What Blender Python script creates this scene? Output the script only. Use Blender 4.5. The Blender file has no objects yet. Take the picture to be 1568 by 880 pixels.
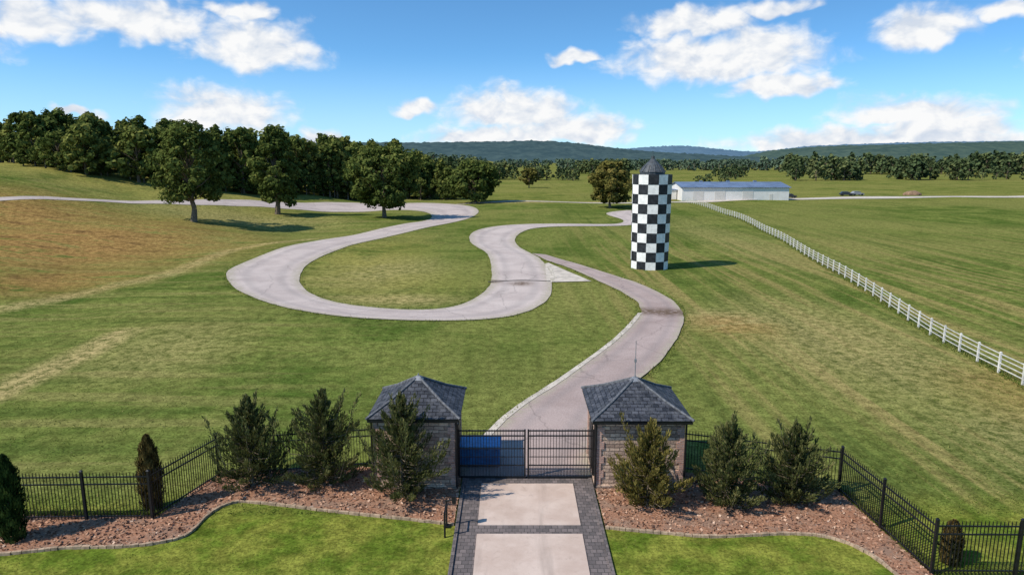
import bpy, bmesh, math, random
import numpy as np
from mathutils import Vector
from mathutils.geometry import tessellate_polygon
random.seed(7); rng=np.random.default_rng(7)
SC=bpy.context.scene
SC.view_settings.view_transform='Standard'
try: SC.view_settings.look='None'
except Exception: pass
SC.view_settings.exposure=0

# ---------------------------------------------------------------- helpers
def P(s): return [tuple(float(c) for c in q.split(',')) for q in s.split()]
def Sn(t):
    t=np.clip(t,0,1); return t*t*(3-2*t)
def und(x,y):
    w=Sn((y-32)/25.0)*Sn((900-y)/300.0)
    l=Sn((-x-12)/30.0)
    return w*((0.10+0.16*l)*np.sin(x*0.17+1.3*np.sin(y*0.09))+(0.10+0.18*l)*np.sin(y*0.14+x*0.07+2.0)+0.05*np.sin(x*0.5+y*0.31)*l)
def Hn(x,y):
    x=np.asarray(x,float); y=np.asarray(y,float)
    return 12*Sn((-x-35)/95)*Sn((y-50)/110)+und(x,y)
def Hs(x,y): return float(Hn(x,y))

def mesh_obj(name,verts,faces,mats,mi=None,parent=None,smooth=False,attrs=None):
    me=bpy.data.meshes.new(name)
    verts=np.asarray(verts,dtype=np.float32).reshape(-1,3)
    if isinstance(faces,np.ndarray):
        n,k=faces.shape
        me.vertices.add(len(verts)); me.vertices.foreach_set('co',verts.ravel())
        me.loops.add(n*k); me.loops.foreach_set('vertex_index',faces.astype(np.int32).ravel())
        me.polygons.add(n); me.polygons.foreach_set('loop_start',np.arange(0,n*k,k,dtype=np.int32))
        me.polygons.foreach_set('loop_total',np.full(n,k,dtype=np.int32))
        me.update(calc_edges=True)
    else:
        me.from_pydata([tuple(map(float,v)) for v in verts],[],faces); me.update()
    for m in (mats if isinstance(mats,(list,tuple)) else [mats]): me.materials.append(m)
    if mi is not None: me.polygons.foreach_set('material_index',np.asarray(mi,dtype=np.int32))
    if smooth: me.polygons.foreach_set('use_smooth',np.ones(len(me.polygons),dtype=bool))
    if attrs:
        for k,v in attrs.items():
            a=me.attributes.new(k,'FLOAT','POINT'); a.data.foreach_set('value',np.asarray(v,dtype=np.float32))
    ob=bpy.data.objects.new(name,me); SC.collection.objects.link(ob)
    if parent: ob.parent=parent
    return ob
def empty(name,loc=(0,0,0)):
    e=bpy.data.objects.new(name,None); e.location=loc; SC.collection.objects.link(e); return e

class MB:
    def __init__(s): s.v=[]; s.f=[]; s.m=[]
    def box(s,c,d,rz=0.0,m=0,taper=1.0):
        cx,cy,cz=c; hx,hy,hz=d[0]/2,d[1]/2,d[2]/2
        b=len(s.v); co,si=math.cos(rz),math.sin(rz)
        for zz in (-1,1):
            t=taper if zz>0 else 1
            for a,bb in ((-1,-1),(1,-1),(1,1),(-1,1)):
                x,y=a*hx*t,bb*hy*t
                s.v.append((cx+x*co-y*si,cy+x*si+y*co,cz+zz*hz))
        for q in ((0,3,2,1),(4,5,6,7),(0,1,5,4),(1,2,6,5),(2,3,7,6),(3,0,4,7)):
            s.f.append(tuple(b+i for i in q)); s.m.append(m)
    def tube(s,p,q,r0,r1,n=7,m=0,cap=True):
        p=Vector(p);q=Vector(q);d=(q-p)
        if d.length<1e-6: return
        d.normalize(); u=d.orthogonal().normalized(); w=d.cross(u); b=len(s.v)
        for (c,r) in ((p,r0),(q,r1)):
            for i in range(n):
                a=2*math.pi*i/n; s.v.append(tuple(c+(u*math.cos(a)+w*math.sin(a))*r))
        for i in range(n):
            j=(i+1)%n; s.f.append((b+i,b+j,b+n+j,b+n+i)); s.m.append(m)
        if cap:
            s.f.append(tuple(b+n+i for i in range(n))); s.m.append(m)
            s.f.append(tuple(b+n-1-i for i in range(n))); s.m.append(m)
    def obj(s,name,mats,parent=None,smooth=False):
        return mesh_obj(name,s.v,s.f,mats,s.m,parent,smooth)

# ---------------------------------------------------------------- materials
def newmat(name,rough=0.9,spec=0.2):
    m=bpy.data.materials.new(name); m.use_nodes=True
    nt=m.node_tree; b=nt.nodes['Principled BSDF']
    b.inputs['Roughness'].default_value=rough
    b.inputs['Specular IOR Level'].default_value=spec
    return m,nt,b
class N:
    def __init__(s,nt): s.nt=nt
    def new(s,t,**k):
        n=s.nt.nodes.new(t)
        for a,b in k.items(): setattr(n,a,b)
        return n
    def link(s,a,b): s.nt.links.new(a,b)
    def setin(s,n,i,v):
        if v is None: return
        if hasattr(v,'is_output'): s.nt.links.new(v,n.inputs[i])
        else: n.inputs[i].default_value=v
    def math(s,op,a,b=None,c=None,clamp=False):
        n=s.new('ShaderNodeMath',operation=op); n.use_clamp=clamp
        s.setin(n,0,a); s.setin(n,1,b); s.setin(n,2,c); return n.outputs[0]
    def vmath(s,op,a,b=None,c=None,out=0):
        n=s.new('ShaderNodeVectorMath',operation=op); s.setin(n,0,a); s.setin(n,1,b)
        if c is not None: s.setin(n,2,c)
        return n.outputs['Value'] if out=='v' else n.outputs[0]
    def scale(s,col,k):
        n=s.new('ShaderNodeVectorMath',operation='SCALE'); s.link(col,n.inputs[0]); s.setin(n,'Scale',k); return n.outputs[0]
    def noise(s,vec,scale,detail=4,rough=0.6,dist=0.0,out='Fac'):
        n=s.new('ShaderNodeTexNoise'); s.setin(n,'Vector',vec)
        n.inputs['Scale'].default_value=scale; n.inputs['Detail'].default_value=detail
        n.inputs['Roughness'].default_value=rough; n.inputs['Distortion'].default_value=dist
        return n.outputs[out]
    def ramp(s,f,lo,hi,a=0.0,b=1.0):
        n=s.new('ShaderNodeMapRange',interpolation_type='SMOOTHSTEP')
        s.setin(n,'Value',f); n.inputs['From Min'].default_value=lo; n.inputs['From Max'].default_value=hi
        n.inputs['To Min'].default_value=a; n.inputs['To Max'].default_value=b; return n.outputs[0]
    def mix(s,f,a,b,bt='MIX'):
        n=s.new('ShaderNodeMix',data_type='RGBA',blend_type=bt)
        s.setin(n,0,f)
        for i,v in ((6,a),(7,b)):
            if isinstance(v,tuple) and len(v)==3: v=v+(1,)
            s.setin(n,i,v)
        return n.outputs[2]
    def pos(s): return s.new('ShaderNodeNewGeometry').outputs['Position']
    def obj(s): return s.new('ShaderNodeTexCoord').outputs['Object']
    def attr(s,nm): return s.new('ShaderNodeAttribute',attribute_name=nm).outputs['Fac']
    def mapping(s,v,sc=(1,1,1),rot=(0,0,0),loc=(0,0,0)):
        n=s.new('ShaderNodeMapping'); s.setin(n,'Vector',v); n.inputs['Scale'].default_value=sc
        n.inputs['Rotation'].default_value=rot; n.inputs['Location'].default_value=loc; return n.outputs[0]
    def bump(s,b,h,strength=0.5,dist=0.05):
        n=s.new('ShaderNodeBump'); n.inputs['Strength'].default_value=strength; n.inputs['Distance'].default_value=dist
        s.link(h,n.inputs['Height']); s.link(n.outputs[0],b.inputs['Normal'])

def simple(name,col,var=0.25,scale=3.0,rough=0.85,spec=0.2,metal=0.0):
    m,nt,b=newmat(name,rough,spec); n=N(nt); v=n.pos()
    f=n.ramp(n.noise(v,scale,3,0.65),0.3,0.7)
    c=n.mix(f,tuple(x*(1-var) for x in col),tuple(min(1,x*(1+var)) for x in col))
    n.link(c,b.inputs['Base Color']); b.inputs['Metallic'].default_value=metal
    return m

def diffuse_out(nt,n,c):
    d=n.new('ShaderNodeBsdfDiffuse'); n.link(c,d.inputs['Color'])
    n.link(d.outputs[0],nt.nodes['Material Output'].inputs['Surface'])

def grass_mat():
    m,nt,b=newmat('grass_ground',0.95,0.0); n=N(nt); v=n.pos()
    big=n.noise(v,0.022,2,0.6); mid=n.noise(v,0.13,4,0.7,0.5); fine=n.noise(v,1.5,3,0.8); vf=n.noise(v,8.0,1,0.8)
    # rows left by the mower run parallel with the white fence
    streak=n.noise(n.mapping(v,(1.0,0.03,1.0),(0,0,math.radians(11))),0.45,3,0.75)
    sl=n.noise(n.mapping(v,(0.07,1.0,1.0),(0,0,math.radians(-24))),0.42,3,0.7)
    g=n.mix(n.ramp(mid,0.36,0.64),(0.066,0.102,0.018),(0.142,0.165,0.038))
    g=n.mix(n.ramp(big,0.38,0.64,0,0.8),g,(0.180,0.178,0.050))
    sep=n.new('ShaderNodeSeparateXYZ'); n.link(v,sep.inputs[0])
    right=n.ramp(sep.outputs[0],2,18); left=n.ramp(sep.outputs[0],-4,-22)
    near=n.ramp(sep.outputs[1],150,60)
    sf=n.math('MULTIPLY',n.ramp(streak,0.46,0.62),n.math('ADD',n.math('MULTIPLY',n.math('MULTIPLY',right,near),0.80),0.10))
    g=n.mix(sf,g,(0.240,0.195,0.068))
    sf2=n.math('MULTIPLY',n.ramp(streak,0.46,0.34),n.math('MULTIPLY',right,0.6))
    g=n.mix(sf2,g,(0.062,0.088,0.020))
    g=n.mix(n.math('MULTIPLY',n.ramp(sl,0.48,0.64),n.math('MULTIPLY',left,0.60)),g,(0.215,0.190,0.064))
    g=n.mix(n.math('MULTIPLY',n.ramp(sl,0.47,0.34),n.math('MULTIPLY',left,0.5)),g,(0.058,0.088,0.018))
    dry=n.math('MULTIPLY',n.attr('dry'),n.ramp(fine,0.28,0.60))
    g=n.mix(dry,g,(0.36,0.275,0.120))
    bm=n.noise(n.mapping(v,(0.35,1.5,1),(0,0,0.30)),0.20,5,0.78,0.9)
    br=n.attr('brown')
    g=n.mix(n.math('MULTIPLY',br,n.ramp(bm,0.34,0.50,0,0.95)),g,n.mix(fine,(0.205,0.105,0.034),(0.35,0.215,0.075)))
    g=n.mix(n.math('MULTIPLY',br,n.ramp(bm,0.53,0.64,0.0,0.85)),g,(0.105,0.060,0.025))
    yel=n.math('MULTIPLY',n.attr('yellow'),n.ramp(mid,0.25,0.6))
    g=n.mix(yel,g,(0.245,0.215,0.056))
    lg=n.mix(n.ramp(n.noise(v,0.6,3,0.7),0.35,0.65),(0.092,0.132,0.016),(0.190,0.196,0.034))
    g=n.mix(n.attr('lawn'),g,lg)
    k=n.math('ADD',n.math('MULTIPLY',n.ramp(fine,0.3,0.7),0.66),0.66)
    k=n.math('MULTIPLY',k,n.math('ADD',n.math('MULTIPLY',n.ramp(vf,0.3,0.7),0.50),0.76))
    diffuse_out(nt,n,n.scale(g,k))
    return m
M_grass=grass_mat()

def track_mat(name,c1,c2,seed=0):
    m,nt,b=newmat(name,0.9,0.1); n=N(nt); v=n.pos()
    a=n.noise(v,0.25,4,0.65,0.5); f=n.noise(v,2.2,3,0.7)
    c=n.mix(n.ramp(a,0.3,0.7),c1,c2)
    e=n.attr('edge')
    c=n.mix(n.math('MULTIPLY',n.ramp(e,0.62,1.0),n.ramp(f,0.3,0.6)),c,(0.38,0.33,0.24))
    c=n.mix(n.math('MULTIPLY',n.ramp(n.attr('lane'),0.3,0.9),0.25),c,(0.22,0.195,0.185))
    st=n.attr('stain')
    c=n.mix(n.math('MULTIPLY',st,n.ramp(f,0.25,0.55)),c,(0.13,0.085,0.055))
    vo=n.new('ShaderNodeTexVoronoi',feature='DISTANCE_TO_EDGE'); vo.inputs['Scale'].default_value=0.16
    wv=n.vmath('ADD',v,n.noise(v,0.6,2,0.7,out='Color')); n.link(wv,vo.inputs['Vector'])
    cr=n.ramp(vo.outputs['Distance'],0.0,0.012,0.35,0.0)
    c=n.mix(cr,c,(0.12,0.10,0.09))
    k=n.math('ADD',n.math('MULTIPLY',n.ramp(n.noise(v,14,1,0.8),0.25,0.75),0.28),0.86)
    n.link(n.scale(c,k),b.inputs['Base Color'])
    return m
M_track=track_mat('weathered_asphalt_track',(0.435,0.355,0.318),(0.54,0.45,0.40))
M_drive=track_mat('driveway_asphalt',(0.335,0.252,0.222),(0.42,0.325,0.29))
M_gravel=simple('pale_gravel',(0.52,0.45,0.37),0.2,1.0)

def concrete_mat():
    m,nt,b=newmat('pink_concrete',0.85,0.2); n=N(nt); v=n.pos()
    c=n.mix(n.ramp(n.noise(v,0.7,5,0.6),0.3,0.7),(0.49,0.365,0.295),(0.61,0.48,0.40))
    c=n.mix(n.ramp(n.noise(v,3,6,0.75,0.5),0.52,0.75,0,0.5),c,(0.35,0.255,0.205))
    c=n.mix(n.ramp(n.noise(n.mapping(v,(1,0.12,1)),1.3,4,0.6),0.52,0.72,0,0.5),c,(0.30,0.23,0.19))
    k=n.math('ADD',n.math('MULTIPLY',n.noise(v,45,3,0.8),0.3),0.85)
    n.link(n.scale(c,k),b.inputs['Base Color'])
    return m
M_conc=concrete_mat()
def brickmat(name,vecf,cols,mortar,bw,bh,ms=0.012,rough=0.9,bumpd=0.02,offs=0.5,noisecol=0.6,warp=0.0,kk=(0.7,0.62)):
    m,nt,b=newmat(name,rough,0.2); n=N(nt); v=vecf(n); p=n.pos()
    if warp: v=n.vmath('ADD',v,n.scale(n.noise(p,2.2,3,0.6,out='Color'),warp))
    t=n.new('ShaderNodeTexBrick'); n.link(v,t.inputs['Vector'])
    t.offset=offs; t.inputs['Scale'].default_value=1.0; t.inputs['Brick Width'].default_value=bw; t.inputs['Row Height'].default_value=bh
    t.inputs['Mortar Size'].default_value=ms; t.inputs['Mortar Smooth'].default_value=0.2; t.inputs['Bias'].default_value=0.0
    t.inputs['Color1'].default_value=(*cols[0],1); t.inputs['Color2'].default_value=(*cols[1],1); t.inputs['Mortar'].default_value=(*mortar,1)
    c=n.mix(n.ramp(n.noise(p,3.5,4,0.7),0.42,0.68,0,noisecol),t.outputs['Color'],cols[2])
    k=n.math('ADD',n.math('MULTIPLY',n.noise(p,22,3,0.8),kk[0]),kk[1])
    n.link(n.scale(c,k),b.inputs['Base Color'])
    h=n.math('ADD',n.math('MULTIPLY',t.outputs['Fac'],-1.0),n.math('MULTIPLY',n.noise(p,12,3),0.7))
    n.bump(b,h,0.9,bumpd); return m
def wallvec(n):
    s=n.new('ShaderNodeSeparateXYZ'); n.link(n.obj(),s.inputs[0])
    c=n.new('ShaderNodeCombineXYZ'); n.link(n.math('ADD',s.outputs[0],s.outputs[1]),c.inputs[0]); n.link(s.outputs[2],c.inputs[1]); return c.outputs[0]
M_stone=brickmat('rough_stacked_stone',wallvec,((0.25,0.165,0.125),(0.64,0.47,0.35),(0.34,0.245,0.20)),(0.15,0.11,0.085),0.40,0.15,0.014,bumpd=0.04,warp=0.10,noisecol=0.45,kk=(1.1,0.5))
M_quoin=brickmat('quoin_brick',wallvec,((0.46,0.25,0.19),(0.60,0.38,0.30),(0.36,0.23,0.19)),(0.44,0.35,0.30),0.22,0.085)
M_slate=brickmat('slate_shingles',lambda n:n.new('ShaderNodeTexCoord').outputs['UV'],((0.022,0.025,0.032),(0.080,0.083,0.098),(0.15,0.15,0.16)),(0.010,0.010,0.012),0.28,0.18,0.014,0.6,0.03,noisecol=0.5,kk=(1.0,0.42))
M_pavers=brickmat('dark_pavers',lambda n:n.pos(),((0.105,0.090,0.086),(0.21,0.17,0.158),(0.15,0.122,0.115)),(0.06,0.055,0.05),0.22,0.22,0.010,0.85,0.008)
M_black=simple('black_painted_iron',(0.010,0.010,0.011),0.3,5,0.45,0.4)
M_lead=simple('lead_cap',(0.26,0.26,0.27),0.2,6,0.5,0.4,0.3)
M_hip=simple('hip_ridge_slate',(0.12,0.122,0.13),0.4,9,0.7)
M_white=simple('white_fence_paint',(0.60,0.57,0.52),0.2,2,0.6)
M_wblk=simple('white_block',(0.76,0.74,0.70),0.12,2.5,0.6)
M_bblk=simple('black_block',(0.020,0.021,0.024),0.5,2.5,0.55,0.3)
M_twrroof=simple('dark_tower_roof',(0.06,0.065,0.07),0.4,3,0.5,0.4)
M_bwall=simple('white_metal_siding',(0.70,0.665,0.62),0.06,0.4,0.6)
M_broof=simple('blue_metal_roof',(0.13,0.175,0.26),0.2,0.3,0.5,0.4)
M_bdoor=simple('pale_door',(0.58,0.54,0.49),0.05,1,0.6)
M_blue=simple('faded_blue_paint',(0.02,0.13,0.33),0.25,4,0.5,0.4)
M_blue2=simple('blue_lid',(0.06,0.24,0.48),0.2,4,0.5,0.4)
M_glass=simple('dark_glass',(0.02,0.025,0.03),0.1,1,0.1,0.6)
M_bark=simple('bark',(0.16,0.125,0.09),0.4,4,0.95,0.1)
M_tyre=simple('tyre_rubber',(0.015,0.015,0.015),0.2)
M_edge=simple('stone_edging',(0.36,0.255,0.17),0.35,5,0.9)

def mulch_mat():
    m,nt,b=newmat('bark_mulch',0.95,0.05); n=N(nt); v=n.pos()
    vo=n.new('ShaderNodeTexVoronoi'); vo.inputs['Scale'].default_value=14; n.link(v,vo.inputs['Vector'])
    c=n.mix(vo.outputs['Distance'],(0.43,0.225,0.14),(0.17,0.082,0.05))
    c=n.mix(n.ramp(n.noise(v,0.8,4,0.7),0.45,0.62,0,0.75),c,(0.23,0.155,0.115))
    c=n.mix(n.ramp(n.noise(v,9,3,0.8),0.5,0.75,0,0.8),c,(0.47,0.30,0.20))
    diffuse_out(nt,n,c); return m
M_mulch=mulch_mat()
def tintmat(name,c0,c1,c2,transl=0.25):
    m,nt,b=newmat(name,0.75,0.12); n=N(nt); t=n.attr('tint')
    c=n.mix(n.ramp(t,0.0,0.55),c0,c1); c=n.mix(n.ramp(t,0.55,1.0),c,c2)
    d=n.new('ShaderNodeBsdfDiffuse'); n.link(c,d.inputs['Color']); last=d.outputs[0]
    if transl:
        tr=n.new('ShaderNodeBsdfTranslucent'); n.link(c,tr.inputs['Color'])
        mx=n.new('ShaderNodeMixShader'); mx.inputs[0].default_value=transl
        n.link(last,mx.inputs[1]); n.link(tr.outputs[0],mx.inputs[2]); last=mx.outputs[0]
    n.link(last,nt.nodes['Material Output'].inputs['Surface'])
    return m
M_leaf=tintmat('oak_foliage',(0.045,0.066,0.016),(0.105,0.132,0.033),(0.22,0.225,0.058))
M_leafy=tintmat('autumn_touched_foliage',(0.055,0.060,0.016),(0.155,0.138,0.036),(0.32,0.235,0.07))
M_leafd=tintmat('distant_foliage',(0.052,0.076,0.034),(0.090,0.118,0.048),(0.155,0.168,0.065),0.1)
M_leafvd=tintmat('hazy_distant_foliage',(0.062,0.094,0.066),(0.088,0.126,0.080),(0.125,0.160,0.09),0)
M_jun=tintmat('juniper_foliage',(0.038,0.047,0.016),(0.125,0.132,0.045),(0.30,0.275,0.11),0.25)
M_jun2=tintmat('yellow_juniper_foliage',(0.060,0.057,0.015),(0.20,0.165,0.045),(0.40,0.315,0.10),0.25)
M_arb=tintmat('arborvitae_foliage',(0.065,0.045,0.016),(0.15,0.105,0.036),(0.24,0.185,0.065),0.15)
M_arbg=tintmat('green_arborvitae_foliage',(0.016,0.032,0.010),(0.045,0.072,0.020),(0.10,0.135,0.035),0.1)
M_blade=tintmat('grass_blades',(0.098,0.140,0.022),(0.180,0.205,0.046),(0.36,0.31,0.11),0.35)
M_chip=tintmat('mulch_chips',(0.12,0.062,0.040),(0.40,0.22,0.14),(0.66,0.47,0.34),0)

# ---------------------------------------------------------------- survey data (metres, world)
A=P("-81.3,138.2 -71.1,154.5 -60.2,178.7 -43.6,204.7 -26.7,209.2 -15.3,203.0 -8.5,181.2 -9.3,156.6 -13.8,138.9 -19.3,122.7 -23.2,107.9 -25.5,94.9 -25.9,85.3 -24.5,77.7 -22.0,70.2 -19.3,65.1 -16.1,61.4 -12.5,59.6 -8.3,58.9 -5.3,60.5 -3.4,65.1 -2.3,70.7 -2.3,75.5 -2.7,86.8 -3.9,97.0 -6.2,107.0 -7.4,116.4 -7.0,126.0 -3.7,134.8 2.1,138.9 10.2,139.8 18.3,140.3 22.7,143.2 24.7,151.3 22.6,162.1 24.0,172.3 30.4,181.2")
Bp=P("-80.4,136.0 -68.2,148.0 -55.8,165.4 -39.7,178.0 -26.0,176.9 -20.5,170.2 -18.6,159.0 -18.8,146.5 -23.1,134.8 -28.2,120.5 -32.1,104.6 -34.2,91.0 -34.1,81.5 -31.7,74.7 -28.0,67.7 -23.5,61.9 -18.9,57.8 -13.8,55.3 -7.7,54.6 -2.4,55.3 0.9,57.8 3.3,62.8 4.2,70.2 4.2,80.2 3.8,89.2 1.5,99.2 0.5,109.7 0.7,118.3 2.6,127.3 5.8,132.0 11.0,133.4 18.2,134.8 24.1,138.9 28.4,148.0 29.9,162.1 30.0,171.0 36.1,178.7")
A=[(-120,96),(-100,116)]+A; Bp=[(-117,93),(-98,113)]+Bp
C=P("-2.4,26.4 -2.2,27.5 -1.5,29.2 -1.0,31.0 -0.2,33.2 1.1,35.8 3.0,39.0 5.2,43.3 7.4,47.7 9.4,52.6 11.1,57.3 11.6,62.3 10.4,68.5 8.7,74.3 6.8,81.5 4.5,86.8 2.8,94.3")
Dp=P("3.4,26.4 3.5,27.5 3.7,29.2 4.1,31.4 4.8,33.6 6.1,36.6 8.2,40.1 9.9,43.3 11.8,47.7 13.9,53.7 14.9,58.6 14.9,63.5 13.7,70.2 11.5,76.0 9.2,82.0 7.1,86.8 4.6,92.9")
WF=P("27.8,14.0 28.6,24.0 30.0,38.3 31.5,48.6 35.2,66.0 40.6,94.3 45.3,119.3 50.5,152.8 53.2,188.7 54.0,214.0")

def cr(pts,sub):
    pts=[np.array(p,float) for p in pts]; out=[]
    for i in range(len(pts)-1):
        p0=pts[max(i-1,0)];p1=pts[i];p2=pts[i+1];p3=pts[min(i+2,len(pts)-1)]
        for k in range(sub):
            t=k/sub
            out.append(0.5*((2*p1)+(-p0+p2)*t+(2*p0-5*p1+4*p2-p3)*t*t+(-p0+3*p1-3*p2+p3)*t**3))
    out.append(pts[-1]); return np.array(out)
def smooth(a,it=2):
    a=a.copy()
    for _ in range(it): a[1:-1]=0.25*a[:-2]+0.5*a[1:-1]+0.25*a[2:]
    return a
def ribbon(name,a,b,mat,zoff,sub=8,cross=8,stain=None,it=14,wob=0.05):
    a=smooth(cr(a,sub),it); b=smooth(cr(b,sub),it)
    n=len(a)
    a=a+smooth(wob*rng.normal(0,1.0,(n,2)),1); b=b+smooth(wob*rng.normal(0,1.0,(n,2)),1)
    V=[];E=[];L=[]
    for j in range(cross+1):
        t=j/cross; V.append(a*(1-t)+b*t); E.append(np.full(n,abs(2*t-1))); L.append(np.full(n,math.exp(-((abs(2*t-1)-0.45)/0.2)**2)))
    V=np.concatenate(V); z=Hn(V[:,0],V[:,1])+zoff
    F=[]
    for j in range(cross):
        i=np.arange(n-1); F.append(np.stack([j*n+i,(j+1)*n+i,(j+1)*n+i+1,j*n+i+1],1))
    F=np.concatenate(F)
    st=np.zeros(len(V))
    for (x,y,r) in (stain or []): st=np.maximum(st,np.clip(1.4-np.hypot(V[:,0]-x,V[:,1]-y)/r,0,1))
    p=V[F[0]]; cz=(p[1][0]-p[0][0])*(p[2][1]-p[0][1])-(p[1][1]-p[0][1])*(p[2][0]-p[0][0])
    if cz<0: F=F[:,::-1]
    mesh_obj(name,np.column_stack([V,z]),F,mat,smooth=True,attrs={'edge':np.concatenate(E),'lane':np.concatenate(L),'stain':st})
    return np.concatenate([a,b[::-1]])
polyT=ribbon('racetrack',A,Bp,M_track,0.06,stain=[(1,71.5,1.2),(-2,73,0.9)])
polyD=ribbon('driveway',C,Dp,M_drive,0.08,stain=[(13.2,57.6,1.6),(11.6,58.0,1.4),(14.6,57.4,1.3)])
k0=smooth(cr(C[2:11],8),14)
kc=[tuple(p-np.array([0.30,0])) for p in k0[::8]]; kd=[tuple(p+np.array([0.10,0])) for p in k0[::8]]
ribbon('concrete_gutter',kc,kd,M_gravel,0.10,sub=8,cross=2,wob=0.02,it=4)
ribbon('connecting_pavement',[(4.2,84.5),(3.9,78),(3.7,72.0)],[(4.6,85.0),(6.6,78.2),(8.5,72.2)],M_gravel,0.07,cross=4,wob=0.03,it=2)
ribbon('pavement_joint',[(-2.6,72.6),(1,73.0),(4.1,72.2)],[(-2.6,72.9),(1,73.35),(4.1,72.5)],simple('dark_joint',(0.10,0.085,0.075)),0.09,cross=1,wob=0.03,it=2)
ribbon('farm_road',[(-16,205),(-0.8,219),(28.6,208),(55,219),(92,237),(187,252),(420,270)],[(-18,201),(-0.8,216),(28.6,204.5),(57,213.5),(95,227),(187,243),(420,262)],M_gravel,0.07,sub=10,wob=0.2)

# ---------------------------------------------------------------- ground
def geo(a,b,step,far,g=1.22):
    c=list(np.arange(a,b+1e-6,step)); s=step; x=c[-1]
    while x<far: s*=g; x+=s; c.append(x)
    return c
xr=geo(0,130,1.25,9000); xl=geo(0,175,1.25,9000); xs=np.array(sorted([-v for v in xl[1:]]+xr))
yp=geo(8,262,1.25,12000); yn=geo(0,30,4,600,1.5); ys=np.array(sorted([8-v for v in yn[1:]]+yp))
X,Y=np.meshgrid(xs,ys); Xf=X.ravel(); Yf=Y.ravel(); Z=Hn(Xf,Yf)
nx,ny=len(xs),len(ys)
i,j=np.meshgrid(np.arange(nx-1),np.arange(ny-1)); i=i.ravel(); j=j.ravel()
F=np.stack([j*nx+i,j*nx+i+1,(j+1)*nx+i+1,(j+1)*nx+i],1)
def seg(pts,w):
    d=np.full(len(Xf),1e9)
    for (x0,y0),(x1,y1) in zip(pts[:-1],pts[1:]):
        L=(x1-x0)**2+(y1-y0)**2; t=np.clip(((Xf-x0)*(x1-x0)+(Yf-y0)*(y1-y0))/L,0,1)
        d=np.minimum(d,np.hypot(Xf-x0-t*(x1-x0),Yf-y0-t*(y1-y0)))
    return np.clip(1.6-d/w,0,1)
def ell(cx,cy,rx,ry): return np.clip(1.35-np.hypot((Xf-cx)/rx,(Yf-cy)/ry),0,1)
dry=np.maximum.reduce([seg([(-29,30),(-29.4,40.8),(-29.2,44.4),(-29.6,50.6)],0.8),0.75*seg([(-52,55),(-45,58.5),(-43,64.4),(-40.2,77.6),(-40.8,97.4),(-33.4,114)],1.2),
   0.8*ell(-11,64,6,3),0.6*ell(-16,80,7,12),0.8*ell(18,55,5,4),0.5*ell(24,48,7,16),0.5*ell(-55,140,20,14),0.45*ell(26,30,6,8), 0.9*seg([(-12,213),(20,212),(50,226)],3),0.35*ell(-24,46,5,7),0.3*ell(36,120,6,40)])
brown=np.maximum.reduce([ell(-66,98,26,27),0.95*ell(-88,112,25,22),0.85*ell(-50,74,9,11),0.6*ell(17.5,53,3.5,4),0.45*ell(30,36,5,6)])
yellow=np.maximum.reduce([np.clip((-Xf-45)/30,0,1)*np.clip((Yf-135)/25,0,1),0.35*np.clip((Yf-190)/60,0,1),0.7*ell(-20,95,8,25),0.5*ell(-14,72,9,9)])
lawn=np.clip((24.6-Yf)/0.8,0,1)
mesh_obj('ground',np.column_stack([Xf,Yf,Z]),F,M_grass,smooth=True,attrs={'dry':dry,'brown':brown,'yellow':yellow,'lawn':lawn})

# ---------------------------------------------------------------- entrance apron
def sheet(name,x0,x1,y0,y1,z,mat,parent=None):
    return mesh_obj(name,[(x0,y0,z),(x1,y0,z),(x1,y1,z),(x0,y1,z)],[(0,1,2,3)],mat,parent=parent)
ap=empty('paver_driveway')
sheet('paver_field',-1.98,3.22,-5,26.4,0.030,M_pavers,ap)
for (y0,y1) in ((22.65,25.85),(18.0,22.05),(13.3,17.4),(8.6,12.7),(3.5,8.0)):
    mb=MB(); mb.box(((0.62),(y0+y1)/2,0.035),(3.72,y1-y0,0.05)); mb.obj('concrete_panel',[M_conc],ap)
mb=MB()
for x in (-1.98,3.22): mb.box((x,10.6,0.045),(0.12,31.4,0.09))
mb.obj('paver_edge',[M_pavers],ap)

def bed(name,edge,back):
    e=smooth(cr(edge,8),3); pts=[tuple(p) for p in e]+list(back)
    v3=[Vector((x,y,0.05)) for x,y in pts]
    tr=tessellate_polygon([v3]); fs=[]
    for t in tr:
        a,b,c=[v3[k] for k in t]
        fs.append(tuple(t) if (b-a).cross(c-a).z>0 else tuple(reversed(t)))
    mesh_obj(name,v3,fs,M_mulch)
    m=MB()
    for p,q in zip(e[:-1],e[1:]):
        L=np.hypot(*(q-p)); c=(p+q)/2
        m.box((c[0],c[1],0.04+random.uniform(-.01,.015)),(L*0.93,0.10+random.uniform(-.03,.03),0.10),math.atan2(q[1]-p[1],q[0]-p[0])+random.uniform(-.08,.08))
    m.obj('stone_bed_edging',[M_edge])
    return np.array(pts)
bL=bed('mulch_bed',P("-2.1,22.7 -3.4,23.0 -6.5,23.6 -9.7,24.3 -10.8,24.3 -11.3,23.4 -11.5,21.9 -13.0,21.3 -15.2,21.2 -17.1,20.8 -22,20.2 -30,20.0"),[(-30,23.3),(-13.1,23.3),(-12.3,27.0),(-5.5,27.4),(-5.5,27.8),(-2.1,27.8)])
bR=bed('mulch_bed',P("3.35,22.5 5.0,22.2 7.2,21.9 9.6,22.1 11.0,21.9 11.9,21.0 12.3,19.2 12.6,15.0 12.7,8.0"),[(13.6,8),(13.4,19.3),(13.0,25.3),(6.9,27.0),(6.9,27.8),(3.35,27.8)])
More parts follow.
